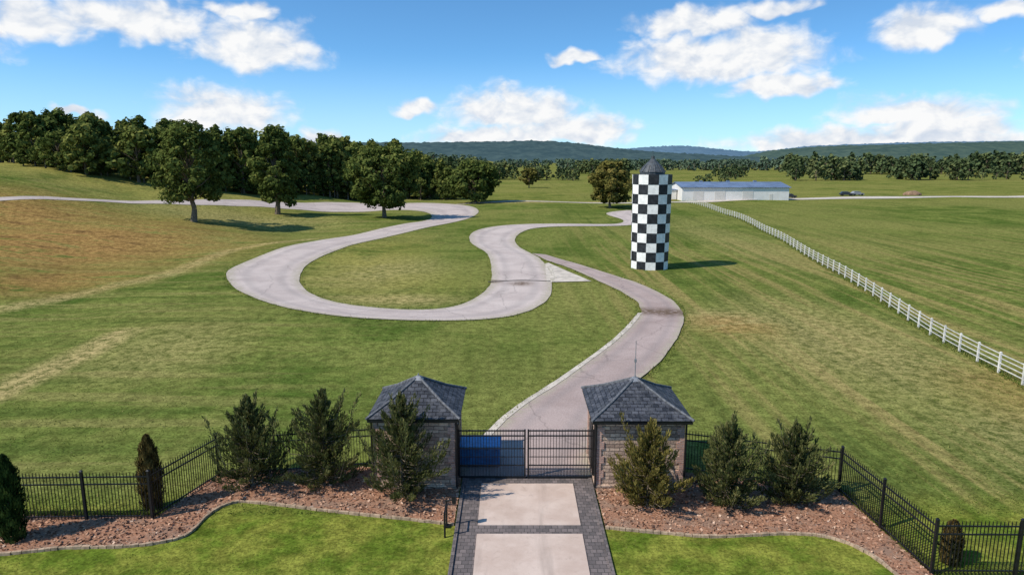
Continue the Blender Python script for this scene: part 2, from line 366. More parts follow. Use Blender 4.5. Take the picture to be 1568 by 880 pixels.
def inpoly(x,y,poly):
    px,py=poly[:,0],poly[:,1]; ins=np.zeros(len(x),bool); j=len(px)-1
    for i in range(len(px)):
        c=((py[i]>y)!=(py[j]>y))&(x<(px[j]-px[i])*(y-py[i])/((py[j]-py[i])+1e-12)+px[i]); ins^=c; j=i
    return ins
def quads(C0,U,W,tint,name,mat,parent=None,tip=1.0):
    n=len(C0); V=np.empty((n,4,3),np.float32)
    V[:,0]=C0-U-W; V[:,1]=C0+U-W*tip; V[:,2]=C0+U+W*tip; V[:,3]=C0-U+W
    F=np.arange(n*4).reshape(n,4)
    return mesh_obj(name,V.reshape(-1,3),F,mat,parent=parent,attrs={'tint':np.repeat(np.clip(tint,0,1),4)})
def nrm(v): return v/(np.linalg.norm(v,axis=1)[:,None]+1e-9)
def rvec(n): return nrm(rng.normal(size=(n,3)))
def frame(Nv):
    U=nrm(np.cross(Nv,rvec(len(Nv)))); return U,nrm(np.cross(Nv,U))
cx=rng.uniform(-30,13.5,50000); cy=rng.uniform(12,27.8,50000); k=inpoly(cx,cy,bL)|inpoly(cx,cy,bR); cx=cx[k];cy=cy[k]; n=len(cx)
u=rvec(n); u[:,2]*=0.4; w=nrm(np.cross(u,rvec(n)))
s=rng.uniform(0.02,0.055,n)[:,None]
quads(np.column_stack([cx,cy,np.full(n,0.075)]),u*s*1.3,w*s*0.7,rng.beta(1.6,2,n),'mulch_chips',M_chip)

def blades(n,x0,x1,y0,y1,h,w,power,name,tb,tuft=1,pts=None):
    if pts is None:
        yy=y0+(y1-y0)*rng.random(n)**power; xx=rng.uniform(x0,x1,n)
    else: xx,yy=pts
    k=np.abs(xx)<yy*0.83+4
    k&=~(inpoly(xx,yy,bL)|inpoly(xx,yy,bR)|inpoly(xx,yy,polyD)|inpoly(xx,yy,polyT))
    k&=~((xx>-2.05)&(xx<3.3)&(yy<27)); k&=~((xx>-5.6)&(xx<6.9)&(yy>25.2)&(yy<29)); 
    xx=xx[k];yy=yy[k];n=len(xx); cl=np.sin(xx*1.9+np.sin(yy*1.3)*2)*np.sin(yy*1.5+np.sin(xx*.7)*2)
    hh=h*rng.uniform(0.5,1.3,n)*(1+0.35*cl); ln=rng.normal(0,0.6,(n,2)); a=rng.uniform(0,6.28,n)
    V=np.empty((n,3,3)); ww=w*rng.uniform(.6,1.3,n); z=Hn(xx,yy)
    V[:,0]=np.column_stack([xx-np.cos(a)*ww,yy-np.sin(a)*ww,z]); V[:,1]=np.column_stack([xx+np.cos(a)*ww,yy+np.sin(a)*ww,z])
    V[:,2]=np.column_stack([xx+ln[:,0]*hh,yy+ln[:,1]*hh,z+hh])
    t=np.clip(rng.normal(tb,0.25,n)+0.15*cl,0,1)
    mesh_obj(name,V.reshape(-1,3),np.arange(n*3).reshape(n,3),M_blade,attrs={'tint':np.repeat(t,3)})
blades(45000,-22,22,15,25,0.035,0.012,1.0,'lawn_grass',0.35)
blades(60000,-60,60,23.5,75,0.08,0.022,2.0,'meadow_grass',0.40)
# taller tufts: along pavement edges, along the white fence and the iron fences
ex=[];ey=[]
for poly,m_ in ((polyD,5000),(polyT,9000)):
    idx=rng.integers(0,len(poly)-1,m_); tt=rng.random(m_)[:,None]; q0=poly[idx]*(1-tt)+poly[idx+1]*tt; q0=q0[np.hypot(*(poly[idx]-poly[idx+1]).T)<4]; q0=q0+rng.normal(0,0.28,q0.shape); ex.append(q0[:,0]); ey.append(q0[:,1])
tt=rng.random(9000); fy=14+150*tt**1.5; fx=np.interp(fy,[p[1] for p in WF],[p[0] for p in WF])+rng.normal(0,0.22,9000); ex.append(fx); ey.append(fy)
tt=rng.random(2500); ex.append(13+0.35*tt+rng.normal(.15,0.12,2500)); ey.append(25.2-5.5*tt)
tt=rng.random(4000); ex.append(-13-20*tt); ey.append(23.35+rng.normal(0,0.12,4000))
blades(0,0,0,0,0,0.17,0.035,1,'rough_grass_edge',0.40,pts=(np.concatenate(ex),np.concatenate(ey)))

# ---------------------------------------------------------------- gatehouses
def gatehouse(cx,cy,w,d,rw,eave,peak,antenna):
    g=empty('stone_gatehouse',(cx,cy,0))
    m=MB(); q=0.30
    m.box((0,0,eave/2-0.03),(w-0.02,d-0.02,eave-0.06)); m.obj('stone_walls',[M_stone],g)
    m=MB()
    for sx in (-1,1):
        for sy in (-1,1):
            nq=9; hq=(eave-0.2)/nq
            for i in range(nq):
                L=q if i%2 else q*0.62
                m.box((sx*(w/2-L/2+0.03),sy*(d/2-0.15+0.03),0.19+hq*(i+.5)),(L,0.30,hq-0.012))
    m.obj('brick_quoins',[M_quoin],g)
    m=MB(); m.box((0,0,0.09),(w+0.14,d+0.14,0.18)); m.obj('plinth',[M_stone],g)
    m=MB(); r=rw/2
    for (c,dd) in (((0,-r+0.04,eave),(rw,0.08,0.16)),((0,r-0.04,eave),(rw,0.08,0.16)),((-r+0.04,0,eave),(0.08,rw-0.162,0.16)),((r-0.04,0,eave),(0.08,rw-0.162,0.16))): m.box(c,dd)
    m.box((0,0,eave-0.05),(rw-0.17,rw-0.17,0.03))
    for sx in (-1,1): m.tube((sx*(w/2+0.07),-d/2-0.06,0.1),(sx*(w/2+0.07),-d/2-0.06,eave-0.08),0.04,0.04)
    m.obj('fascia_gutter_downpipes',[M_black],g)
    bm=bmesh.new(); uvl=bm.loops.layers.uv.new('UVMap'); ra=r+0.03
    prof=[(ra,eave+0.07),(ra*0.55,eave+0.07+(peak-eave)*0.38),(0.10,peak-0.04)]
    dirs=[(0,-1),(1,0),(0,1),(-1,0)]
    for (dx,dy) in dirs:
        tx,ty=-dy,dx; vv=0
        for (r0,z0),(r1,z1) in zip(prof[:-1],prof[1:]):
            L=math.hypot(r0-r1,z1-z0)
            co=[(dx*r0-tx*r0,dy*r0-ty*r0,z0,-r0,vv),(dx*r0+tx*r0,dy*r0+ty*r0,z0,r0,vv),(dx*r1+tx*r1,dy*r1+ty*r1,z1,r1,vv+L),(dx*r1-tx*r1,dy*r1-ty*r1,z1,-r1,vv+L)]
            f=bm.faces.new([bm.verts.new(c[:3]) for c in co])
            for l,c in zip(f.loops,co): l[uvl].uv=(c[3]+5,c[4])
            vv+=L
    me=bpy.data.meshes.new('slate_roof'); bm.to_mesh(me); bm.free(); me.materials.append(M_slate)
    o=bpy.data.objects.new('slate_roof',me); SC.collection.objects.link(o); o.parent=g
    m=MB()
    for sx in (-1,1):
        for sy in (-1,1):
            for (r0,z0),(r1,z1) in zip(prof[:-1],prof[1:]): m.tube((sx*r0,sy*r0,z0+.01),(sx*r1,sy*r1,z1+.01),0.06,0.055,6)
    m.obj('hip_ridges',[M_hip],g)
    m=MB(); m.box((0,0,peak-0.02),(0.42,0.42,0.14),taper=0.35); m.tube((0,0,peak),(0,0,peak+0.16),0.05,0.02); m.obj('lead_finial',[M_lead],g)
    if antenna:
        m=MB(); m.tube((0,0,peak),(0,0,peak+1.6),0.022,0.012); m.box((0,0,peak+0.75),(0.09,0.09,0.12)); m.obj('antenna_mast',[M_lead],g)
    sgn=1 if cx<0 else -1
    m=MB(); m.box((sgn*(w/2+0.02),0.3,1.05),(0.06,0.95,2.05)); m.box((sgn*(w/2+0.055),0.3,1.5),(0.02,0.6,0.7)); m.obj('side_door',[M_black],g)
    return g
gatehouse(-3.88,27.15,3.2,3.3,3.62,2.95,4.15,False)
gatehouse(5.1,27.15,3.42,3.3,3.92,2.93,4.1,True)

# ---------------------------------------------------------------- iron fences & gate
def picket_run(m,p,q,h=1.8,post=2.4,gap=0.12):
    p=Vector((*p,0));q=Vector((*q,0));L=(q-p).length;d=(q-p)/L;a=math.atan2(d.y,d.x)
    n=max(1,round(L/post))
    for i in range(n+1):
        c=p+d*(L*i/n); m.box((c.x,c.y,(h+0.12)/2),(0.085,0.085,h+0.12),a); m.box((c.x,c.y,h+0.15),(0.11,0.11,0.05),a,taper=0.4)
    for z in (0.16,h-0.38,h-0.10):
        c=p+d*L/2; m.box((c.x,c.y,z),(L,0.035,0.045),a)
    k=int(L/gap)
    for i in range(k):
        c=p+d*(gap*(i+0.5)); m.box((c.x,c.y,h/2+0.03),(0.022,0.022,h),a); m.box((c.x,c.y,h+0.06),(0.022,0.022,0.07),a,taper=0.1)
def fence(pts,name='iron_fence'):
    m=MB()
    for p,q in zip(pts[:-1],pts[1:]): picket_run(m,p,q)
    m.obj(name,[M_black])
fence([(-5.5,27.6),(-12.2,26.5),(-13.2,23.1),(-18,23.0),(-34,22.9)])
fence([(6.82,27.2),(13.0,25.2),(13.35,19.7),(24,19.6),(36,19.6)])
g=empty('driveway_gate',(0,0,0)); gy=26.35
for nm,x0,x1 in (('gate_leaf_west',-2.2,0.56),('gate_leaf_east',0.64,3.36)):
    m=MB()
    for x in (x0+0.03,x1-0.03): m.box((x,gy,1.12),(0.07,0.06,2.12))
    for z,t in ((0.10,0.07),(0.62,0.04),(1.35,0.04),(1.90,0.05),(2.12,0.05)): m.box(((x0+x1)/2,gy,z),(x1-x0-0.1,0.045,t))
    k=int((x1-x0)/0.115)
    for i in range(1,k):
        x=x0+(x1-x0)*i/k; m.box((x,gy,1.12),(0.022,0.022,2.0)); m.box((x,gy,2.17),(0.024,0.024,0.08),taper=0.1)
        if i<k-0: m.box((x-0.05,gy,0.36),(0.016,0.016,0.5))
    m.box(((x0+x1)/2,gy-0.03,1.0),(x1-x0-0.15,0.02,0.03)); m.obj(nm,[M_black],g)
m=MB()
for x in (-2.26,3.4): m.box((x,gy-0.02,1.2),(0.10,0.10,2.4)); m.box((x,gy-0.02,2.43),(0.13,0.13,0.06),taper=0.4)
m.obj('gate_posts',[M_black],g)
m=MB(); m.tube((-2.35,22.6,0),(-2.35,22.6,1.05),0.035,0.035); m.tube((-2.35,22.6,1.02),(-2.10,22.5,1.12),0.03,0.03); m.box((-2.06,22.48,1.15),(0.14,0.2,0.26)); m.box((-2.35,22.6,0.06),(0.22,0.22,0.04)); m.tube((-2.35,21.9,0),(-2.35,21.9,0.95),0.035,0.035); m.tube((-2.35,21.88,0.92),(-2.35,22.6,0.92),0.03,0.03)
m.obj('gate_keypad_post',[M_black])
m=MB(); x0,y0=-1.45,27.9
m.box((x0,y0,0.52),(1.85,1.2,0.75)); m.box((x0,y0,0.93),(1.97,1.32,0.07))
for i in range(5): m.box((x0-0.8+i*0.4,y0-0.63,0.5),(0.06,0.05,0.72))
m.box((x0,y0-0.02,1.0),(1.9,1.25,0.07),m=1)
for sx in(-.75,.75):
    for sy in(-.45,.45): m.tube((x0+sx,y0+sy-.03,0.12),(x0+sx,y0+sy+.03,0.12),0.1,0.1,10,m=2)
m.obj('blue_dumpster',[M_blue,M_blue2,M_tyre])

# ---------------------------------------------------------------- white rail fence
wf=cr(WF,30); seglen=np.hypot(*(wf[1:]-wf[:-1]).T); cum=np.concatenate([[0],np.cumsum(seglen)])
m=MB(); L=cum[-1]; npost=int(L/2.45); pr=None
for i in range(npost+1):
    s=min(i*2.45,L-1e-3); x=np.interp(s,cum,wf[:,0]); y=np.interp(s,cum,wf[:,1]); z=Hs(x,y)
    m.box((x,y,z+0.64),(0.11,0.11,1.32),random.uniform(-.03,.03)); m.box((x,y,z+1.33),(0.14,0.14,0.06),taper=0.3)
    if pr:
        for h in (0.35,0.65,0.95,1.22): 
            m.tube((pr[0],pr[1],pr[2]+h),(x,y,z+h+random.uniform(-.015,.015)),0.032,0.032,4)
    pr=(x,y,z)
m.obj('white_rail_fence',[M_white])

# ---------------------------------------------------------------- chequered tower
T=empty('checkered_silo_tower',(16.75,82.55,Hs(16.75,82.5)-0.15))
nf,nr=12,10; V=[];F2=[];MI=[]
hh=11.40/nr; off=math.radians(8)
for r in range(nr+1):
    R=2.26+0.13*(r/nr)
    for k2 in range(nf): 
        a=off+2*math.pi*k2/nf; V.append((R*math.cos(a),R*math.sin(a),r*hh))
for r in range(nr):
    for k2 in range(nf):
        j2=(k2+1)%nf; F2.append((r*nf+k2,r*nf+j2,(r+1)*nf+j2,(r+1)*nf+k2)); MI.append((r+k2)%2)
F2.append(tuple(nr*nf+k2 for k2 in range(nf))); MI.append(1)
mesh_obj('checkered_shaft',V,F2,[M_wblk,M_bblk],MI,T)
m=MB()
for r in range(1,nr):
    R=2.265+0.13*(r/nr)
    for k2 in range(nf):
        a=off+2*math.pi*k2/nf; b2=off+2*math.pi*(k2+1)/nf
        m.tube((R*math.cos(a),R*math.sin(a),r*hh),(R*math.cos(b2),R*math.sin(b2),r*hh),0.018,0.018,4,cap=False)
m.obj('panel_joints',[M_bblk],T)
m=MB()
m.tube((0,0,11.41),(0,0,11.70),1.5,1.5,16); m.tube((0,0,11.70),(0,0,12.5),1.58,0.95,16); m.tube((0,0,12.5),(0,0,13.25),0.95,0.2,16); m.tube((0,0,13.25),(0,0,13.55),0.22,0.22,10)
for k2 in range(12):
    a=2*math.pi*k2/12; m.tube((1.60*math.cos(a),1.60*math.sin(a),11.72),(0.96*math.cos(a),0.96*math.sin(a),12.52),0.045,0.035,5)
m.tube((0,0,13.5),(0,0,14.1),0.03,0.02,5)
m.obj('conical_cap',[M_twrroof],T)

# ---------------------------------------------------------------- long white building
B=empty('white_metal_building',(72.2,231,0))
m=MB(); w,d,e,rg=34.5,17.5,4.1,5.5
m.v+=[(-w/2,-d/2,-.3),(w/2,-d/2,-.3),(w/2,d/2,-.3),(-w/2,d/2,-.3),(-w/2,-d/2,e),(w/2,-d/2,e),(w/2,d/2,e),(-w/2,d/2,e),(-w/2,0,rg),(w/2,0,rg)]
m.f+=[(0,1,5,4),(1,2,6,9,5),(2,3,7,6),(3,0,4,8,7)]; m.m+=[0]*4
m.obj('walls',[M_bwall],B)
m=MB(); o=0.5
for sg in (-1,1):
    b0=len(m.v); dz=(rg-e)/(d/2)*o
    m.v+=[(-w/2-o,sg*(d/2+o),e-dz+.05),(w/2+o,sg*(d/2+o),e-dz+.05),(w/2+o,0,rg+.05),(-w/2-o,0,rg+.05),(-w/2-o,sg*(d/2+o),e-dz+.2),(w/2+o,sg*(d/2+o),e-dz+.2),(w/2+o,0,rg+.2),(-w/2-o,0,rg+.2)]
    for q in ((0,1,2,3),(4,5,6,7),(0,1,5,4),(0,3,7,4),(1,2,6,5)): m.f.append(tuple(b0+i for i in q)); m.m.append(0)
    for i in range(30):
        x=-w/2+i*w/29; m.tube((x,sg*(d/2+o),e-dz+.22),(x,0,rg+.22),0.04,0.04,4)
for x in (-9,0,9): m.box((x,0,rg+.35),(1.0,0.8,0.5))
m.obj('roof',[M_broof],B)
m=MB()
for x in (-12,-5,4): m.box((x,-d/2-0.03,1.5),(3.4,0.06,3.0)); 
m.box((11.5,-d/2-0.03,1.05),(1.0,0.06,2.1))
m.obj('doors',[M_bdoor],B)
m=MB(); m.box((-w/2-2.3,1,1.5),(4.0,7,3.0)); m.box((-w/2-2.3,1,3.1),(4.6,7.6,0.18),m=1); m.obj('lean_to',[M_bwall,M_broof],B)

def car(x,y,rz,col):
    c=empty('parked_car',(x,y,Hs(x,y)+0.05)); c.rotation_euler=(0,0,rz)
    mt=simple('car_paint',col,0.05,1,0.3,0.5)
    prof=[(-2.25,.35),(-2.25,.85),(-1.9,.98),(-1.5,1.5),(.35,1.52),(1.05,1.0),(2.1,.85),(2.25,.6),(2.25,.35)]
    V=[(a,-.9 if b<1.1 else -.72,b) for a,b in prof]+[(a,.9 if b<1.1 else .72,b) for a,b in prof]; n=len(prof)
    F=[tuple(range(n)),tuple(range(2*n-1,n-1,-1))]+[(i,(i+1)%n,n+(i+1)%n,n+i) for i in range(n)]
    mesh_obj('body',V,F,mt,parent=c)
    m=MB(); 
    for s in(-1,1): m.box((-.5,s*.80,1.22),(1.9,.06,.36))
    m.box((.72,0,1.24),(.5,1.3,.34),0); m.obj('windows',[M_glass],c)
    m=MB()
    for a in(-1.4,1.4):
        for s in(-1,1): m.tube((a,s*.72,.34),(a,s*.93,.34),.34,.34,14)
    m.obj('wheels',[M_tyre],c)
car(96.5,239,0.1,(0.03,0.03,0.035)); car(120,247,-0.2,(0.02,0.025,0.03)); car(124.6,248.5,0.1,(0.25,0.25,0.26))
bm=bmesh.new(); bmesh.ops.create_icosphere(bm,subdivisions=3,radius=1)
for v in bm.verts: v.co=Vector((v.co.x*3.2,v.co.y*2.2,max(v.co.z,-.1)*1.5))*(1+0.12*math.sin(v.co.x*5)*math.cos(v.co.y*6))
me=bpy.data.meshes.new('earth_heap'); bm.to_mesh(me); bm.free(); me.materials.append(simple('earth',(0.24,0.15,0.09),0.3,2)); o=bpy.data.objects.new('earth_heap',me); o.location=(150,258,0); SC.collection.objects.link(o)

# ---------------------------------------------------------------- trees
def tree_data(h,w,trunk_frac=0.22,nl=5000,leaf=0.28,ncl=60,shape='round',sparse=0.0,cr_=1.0):
    m=MB(); r0=0.028*h
    top=h*0.80
    pts=[Vector((0,0,-0.3*min(1,h)))]; k=6
    for i in range(1,k+1):
        pts.append(Vector((random.uniform(-1,1)*0.02*h,random.uniform(-1,1)*0.02*h,top*i/k)))
    for i in range(k): m.tube(pts[i],pts[i+1],r0*(1-i/k)*(1.25 if i==0 else 1)+0.002*h,r0*(1-(i+1)/k)+0.002*h,8,cap=False)
    cl=[]
    cz0=h*trunk_frac; H2=h-cz0; ph=random.uniform(0,6)
    for i in range(ncl):
        t=(i+0.5)/ncl; t=t**0.9
        if shape=='round': rad=math.sin(math.pi*min(1,(t*0.86+0.10)))**0.65
        elif shape=='cone': rad=(1-t)**0.7*0.95+0.12 if t>0.12 else 0.7
        else: rad=math.sin(math.pi*min(1,(t*0.78+0.2)))**0.6
        a=i*2.399963+random.uniform(-.5,.5); rr=w/2*rad*random.uniform(0.5,1.0)*(0.88+0.22*math.sin(a*2+ph+t*4))
        c=Vector((math.cos(a)*rr,math.sin(a)*rr,cz0+H2*(0.06+0.9*t)+random.uniform(-.03,.03)*h))
        if random.random()<sparse: continue
        cl.append((c,random.uniform(0.08,0.155)*w*0.8*cr_,random.random()))
    for (c,r,_) in cl[::2]:
        f=min(0.95,max(0.25,(c.z/h)*0.75)); b=Vector((0,0,h*f*0.85)); mid=b.lerp(c,0.5)+Vector((0,0,0.03*h*random.uniform(-1,1)))
        m.tube(b,mid,r0*0.30,r0*0.18,5,cap=False); m.tube(mid,c,r0*0.18,r0*0.05,5,cap=False)
    C0=[];T0=[];NN=[]
    per=max(3,nl//len(cl))
    for (c,r,t) in cl:
        n=per; d0=rvec(n); d=d0*(rng.random(n)**0.33)[:,None]; d[:,2]*=0.72
        p=np.array(c)+d*r*rng.uniform(0.8,1.3)
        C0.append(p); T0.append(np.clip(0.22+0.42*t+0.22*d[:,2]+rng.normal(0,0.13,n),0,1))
        NN.append(nrm(d0*1.0+rvec(n)*0.75+np.array([0,0,0.35])))
    C0=np.concatenate(C0); T0=np.concatenate(T0); n=len(C0)
    U,W=frame(np.concatenate(NN)); s=leaf*rng.uniform(0.55,1.25,n)[:,None]
    return m,C0,U*s,W*s*0.65,T0
def tree(name,x,y,h,w,mat=M_leaf,**k):
    e=empty(name,(x,y,Hs(x,y))); m,C0,U,W,T0=tree_data(h,w,**k)
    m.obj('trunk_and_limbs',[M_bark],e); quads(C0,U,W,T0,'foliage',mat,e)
tree('oak_tree',-58.7,126,18.0,15.0,trunk_frac=0.17,nl=10000,leaf=0.25,ncl=105,sparse=0.25,shape='round')
tree('hickory_tree',-52.3,152.7,19.3,12.5,trunk_frac=0.08,nl=9500,leaf=0.29,ncl=85,shape='cone',cr_=1.1)
tree('oak_tree',-28.6,153.5,15.6,18.5,trunk_frac=0.13,nl=12000,leaf=0.30,ncl=100,sparse=0.1)
tree('oak_tree',-11.3,213,12.6,17.5,trunk_frac=0.06,nl=7500,leaf=0.37,ncl=75)
tree('sycamore_tree',27.1,189.5,12.4,14.5,mat=M_leafy,trunk_frac=0.11,nl=7500,leaf=0.34,ncl=75)
tree('cottonwood_tree',7.9,320,9.0,9.5,mat=M_leafy,trunk_frac=0.15,nl=2000,leaf=0.45,ncl=40)

def juniper(x,y,h,w,mat=M_jun,nb=125,per=125,name='juniper_tree'):
    e=empty(name,(x,y,0)); m=MB()
    lean=Vector((random.uniform(-.12,.12),random.uniform(-.1,.1),0))
    m.tube((0,0,0),tuple(lean*0.5+Vector((0,0,h*0.55))),0.075,0.045,8); m.tube(tuple(lean*0.5+Vector((0,0,h*0.55))),tuple(lean+Vector((0,0,h*0.97))),0.045,0.008,6)
    CC=[];DD=[];TT=[];SS=[]
    ph=random.uniform(0,6)
    for i in range(nb):
        t=(i+0.5)/nb; z0=h*(0.02+0.86*t); a=i*2.4+random.uniform(-.6,.6)
        prof=(1.0 if t>0.12 else 0.80+1.6*t)*(1-t)**0.80+0.05
        L=(w/2)*1.15*prof*random.uniform(0.5,1.22)*(0.9+0.18*math.sin(2*a+ph))
        up=random.uniform(0.15,0.60)+0.75*t
        tint0=random.uniform(-.12,.22)
        if random.random()<0.14: L*=1.15; up+=0.8
        d=Vector((math.cos(a),math.sin(a),0)); base=lean*t+Vector((0,0,z0))
        p1=base+d*L*0.60+Vector((0,0,L*0.12*up)); p2=base+d*L+Vector((0,0,L*0.80*up+0.06))
        if t>0.88: p2=base+d*L*0.5+Vector((0,0,h*0.10*random.uniform(.5,1.3)))
        m.tube(base,p1,0.02,0.012,5,cap=False); m.tube(p1,p2,0.012,0.004,4,cap=False)
        n=int(per*(0.45+0.75*L/(w/2))); s=rng.random(n)**0.6
        B0=np.array(base);B1=np.array(p1);B2=np.array(p2); s_=s[:,None]
        q=B0*(1-s_)**2+2*B1*s_*(1-s_)+B2*s_**2
        tw=nrm((2*(B1-B0)*(1-s_)+2*(B2-B1)*s_))
        rad=0.04+0.13*np.sin(np.pi*np.clip(s*0.85+0.08,0,1))*min(1.3,L+.3)
        o=rvec(n)*rad[:,None]*(rng.random(n)**0.4)[:,None]
        CC.append(q+o); DD.append(nrm(tw*0.9+nrm(o)*0.5+rvec(n)*0.35+np.array([0,0,0.55]))); 
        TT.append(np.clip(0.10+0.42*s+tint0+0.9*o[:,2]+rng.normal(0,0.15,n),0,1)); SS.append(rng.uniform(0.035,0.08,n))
    CC=np.concatenate(CC);DD=np.concatenate(DD);TT=np.concatenate(TT);SS=np.concatenate(SS)[:,None]
    Wd=nrm(np.cross(DD,rvec(len(DD))))
    CC[:,2]=np.maximum(CC[:,2],0.06)
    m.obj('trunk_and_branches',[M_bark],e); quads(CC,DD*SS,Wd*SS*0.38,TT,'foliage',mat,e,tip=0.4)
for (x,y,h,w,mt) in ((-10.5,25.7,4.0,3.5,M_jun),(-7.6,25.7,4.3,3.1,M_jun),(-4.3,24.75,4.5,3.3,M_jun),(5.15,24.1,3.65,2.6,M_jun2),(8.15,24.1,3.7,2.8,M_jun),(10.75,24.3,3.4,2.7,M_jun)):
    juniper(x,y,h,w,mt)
def columnar(x,y,h,w,mat,nl=7000,name='arborvitae'):
    e=empty(name,(x,y,0)); m=MB(); m.tube((0,0,0),(0,0,h*0.9),0.06,0.01); m.obj('trunk',[M_bark],e)
    t=rng.random(nl)**0.9; a=rng.uniform(0,6.283,nl); prof=(w/2)*np.clip(np.sin(np.pi*np.clip(t*0.80+0.2,0,1))**0.55,0.05,1)
    bumpy=1+0.14*np.sin(a*5+t*21)+0.10*np.sin(a*3-t*33)
    r=prof*bumpy*rng.uniform(0.6,1.03,nl); C0=np.column_stack([r*np.cos(a),r*np.sin(a),0.05+t*h])
    D=nrm(np.column_stack([np.cos(a)*0.5,np.sin(a)*0.5,np.full(nl,1.3)])+rvec(nl)*0.4); W=nrm(np.cross(D,np.column_stack([np.cos(a),np.sin(a),0*a])+rvec(nl)*0.5))
    s=rng.uniform(0.04,0.08,nl)[:,None]
    quads(C0,D*s,W*s*0.4,np.clip(0.35+0.5*(bumpy-1)*3+rng.normal(0,.18,nl),0,1),'foliage',mat,e,tip=0.4)
columnar(-13.6,23.9,2.9,0.85,M_arb); columnar(-17.3,21.7,3.1,0.95,M_arbg); columnar(14.35,20.35,1.45,0.65,M_arb,4000); 

def mass(name,places,variants,mat):
    VC=[];VU=[];VW=[];VT=[]; voff=0; tv=[];tf=[]
    for (x,y,h,w) in places:
        vm,C0,U,W,T0=random.choice(variants); a=random.uniform(0,6.28); ca,sa=math.cos(a),math.sin(a)
        R=np.array([[ca,-sa,0],[sa,ca,0],[0,0,1]]); S=np.array([w,w,h]); off=np.array([x,y,Hs(x,y)])
        VC.append((C0*S)@R.T+off); sc=(w*w*h)**(1/3)
        VU.append((U*sc)@R.T); VW.append((W*sc)@R.T); VT.append(np.clip(T0+random.uniform(-.25,.35),0,1))
        v=(np.array(vm.v)*S)@R.T+off; tv.append(v); tf+= [tuple(i+voff for i in f) for f in vm.f]; voff+=len(v)
    par=empty(name)
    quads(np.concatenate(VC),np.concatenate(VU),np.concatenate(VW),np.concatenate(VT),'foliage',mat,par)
    mesh_obj('trunks',np.concatenate(tv),tf,M_bark,parent=par)
def norm_variants(k,nl,leaf,ncl,**kw):
    return [tree_data(1.0,1.0,nl=nl,leaf=leaf,ncl=ncl,shape=random.choice(['round','round','dome','dome','cone']),**kw) for _ in range(k)]
var_mid=norm_variants(8,1300,0.036,42,trunk_frac=0.12)
var_far=norm_variants(6,300,0.065,22,trunk_frac=0.05)
var_vfar=norm_variants(6,80,0.11,12,trunk_frac=0.02)
FL=P("-260,250 -200,222 -143.5,196 -121.9,181 -104.2,170 -89.4,176 -78.6,185 -67.2,201 -51.3,222 -35.3,228 -20,233")
fl=cr(FL,6); pl=[]
for row in range(5):
    for p in fl:
        if random.random()<0.40+0.07*row and row>0: continue
        x=p[0]+random.uniform(-3.5,3.5)-row*1.5; y=p[1]+row*9+random.uniform(-5,4)
        h=random.uniform(9.0,16.0)+row*0.4+(2.5 if -80<x<-40 else 0)-(2.2 if x<-95 else 0)
        if x>-30: h-=2
        pl.append((x,y,h,random.uniform(8,13.5)))
for p in fl[::1]: pl.append((p[0]+random.uniform(-3,3),p[1]-random.uniform(0,6),random.uniform(3.5,7.5),random.uniform(5,8)))
mass('forest',pl,var_mid,M_leaf)
pl=[]
def grp(x0,x1,y,h,n,dy=12):
    for _ in range(n): pl.append((random.uniform(x0,x1),y+random.uniform(-dy,dy),h*random.uniform(0.65,1.1),h*random.uniform(0.8,1.2)))
grp(137,150,457,8,3,3); grp(178,217,448,14.5,10); grp(217,232,450,8,5); grp(246,298,450,14,16); grp(312,350,452,8,9); grp(350,430,445,12,14)
grp(-8,34,452,9.5,13,10); grp(34,60,430,8,8); grp(95,120,380,6,3,4); grp(150,178,520,9,8)
grp(-60,0,470,14,18); grp(60,110,640,13,22,15); grp(250,520,640,18,70,25)
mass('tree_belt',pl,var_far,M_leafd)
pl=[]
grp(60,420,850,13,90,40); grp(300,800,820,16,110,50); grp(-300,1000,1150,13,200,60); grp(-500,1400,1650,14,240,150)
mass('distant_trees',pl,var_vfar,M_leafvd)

# ---------------------------------------------------------------- distant hills
def hill(name,prof,dist,mat,depth=900):
    px=np.array([p[0] for p in prof],float); ph=np.array([p[1] for p in prof],float)
    xx=np.arange(px[0],px[-1],14.0); hgt=np.interp(xx,px,ph)
    hgt=smooth(hgt[:,None],40)[:,0]
    rows=26; V=[]
    for r in range(rows):
        t=r/(rows-1); s=math.sin(math.pi*t*0.5)
        V.append(np.column_stack([xx,np.full(len(xx),dist+depth*t),hgt*s+rng.normal(0,2.4,len(xx))*(0.3+0.7*s)-3]))
    n=len(xx); V=np.concatenate(V); F=[]
    for r in range(rows-1):
        i=np.arange(n-1); F.append(np.stack([r*n+i,r*n+i+1,(r+1)*n+i+1,(r+1)*n+i],1))
    mesh_obj(name,V,np.concatenate(F),mat)
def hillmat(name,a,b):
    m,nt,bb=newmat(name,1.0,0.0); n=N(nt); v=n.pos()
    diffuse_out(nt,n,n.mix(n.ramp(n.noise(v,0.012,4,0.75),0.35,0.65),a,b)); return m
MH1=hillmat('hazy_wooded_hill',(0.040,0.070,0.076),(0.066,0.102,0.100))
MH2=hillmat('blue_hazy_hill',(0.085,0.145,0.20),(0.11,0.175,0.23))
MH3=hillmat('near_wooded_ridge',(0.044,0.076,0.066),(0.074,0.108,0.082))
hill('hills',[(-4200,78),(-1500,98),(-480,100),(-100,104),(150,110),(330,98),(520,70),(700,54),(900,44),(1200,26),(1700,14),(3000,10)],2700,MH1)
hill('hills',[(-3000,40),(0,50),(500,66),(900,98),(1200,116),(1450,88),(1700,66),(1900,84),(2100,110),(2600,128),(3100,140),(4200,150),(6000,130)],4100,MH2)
hill('hills',[(500,5),(1250,14),(1500,70),(1800,90),(2100,98),(3000,120),(4500,108)],3150,MH3)

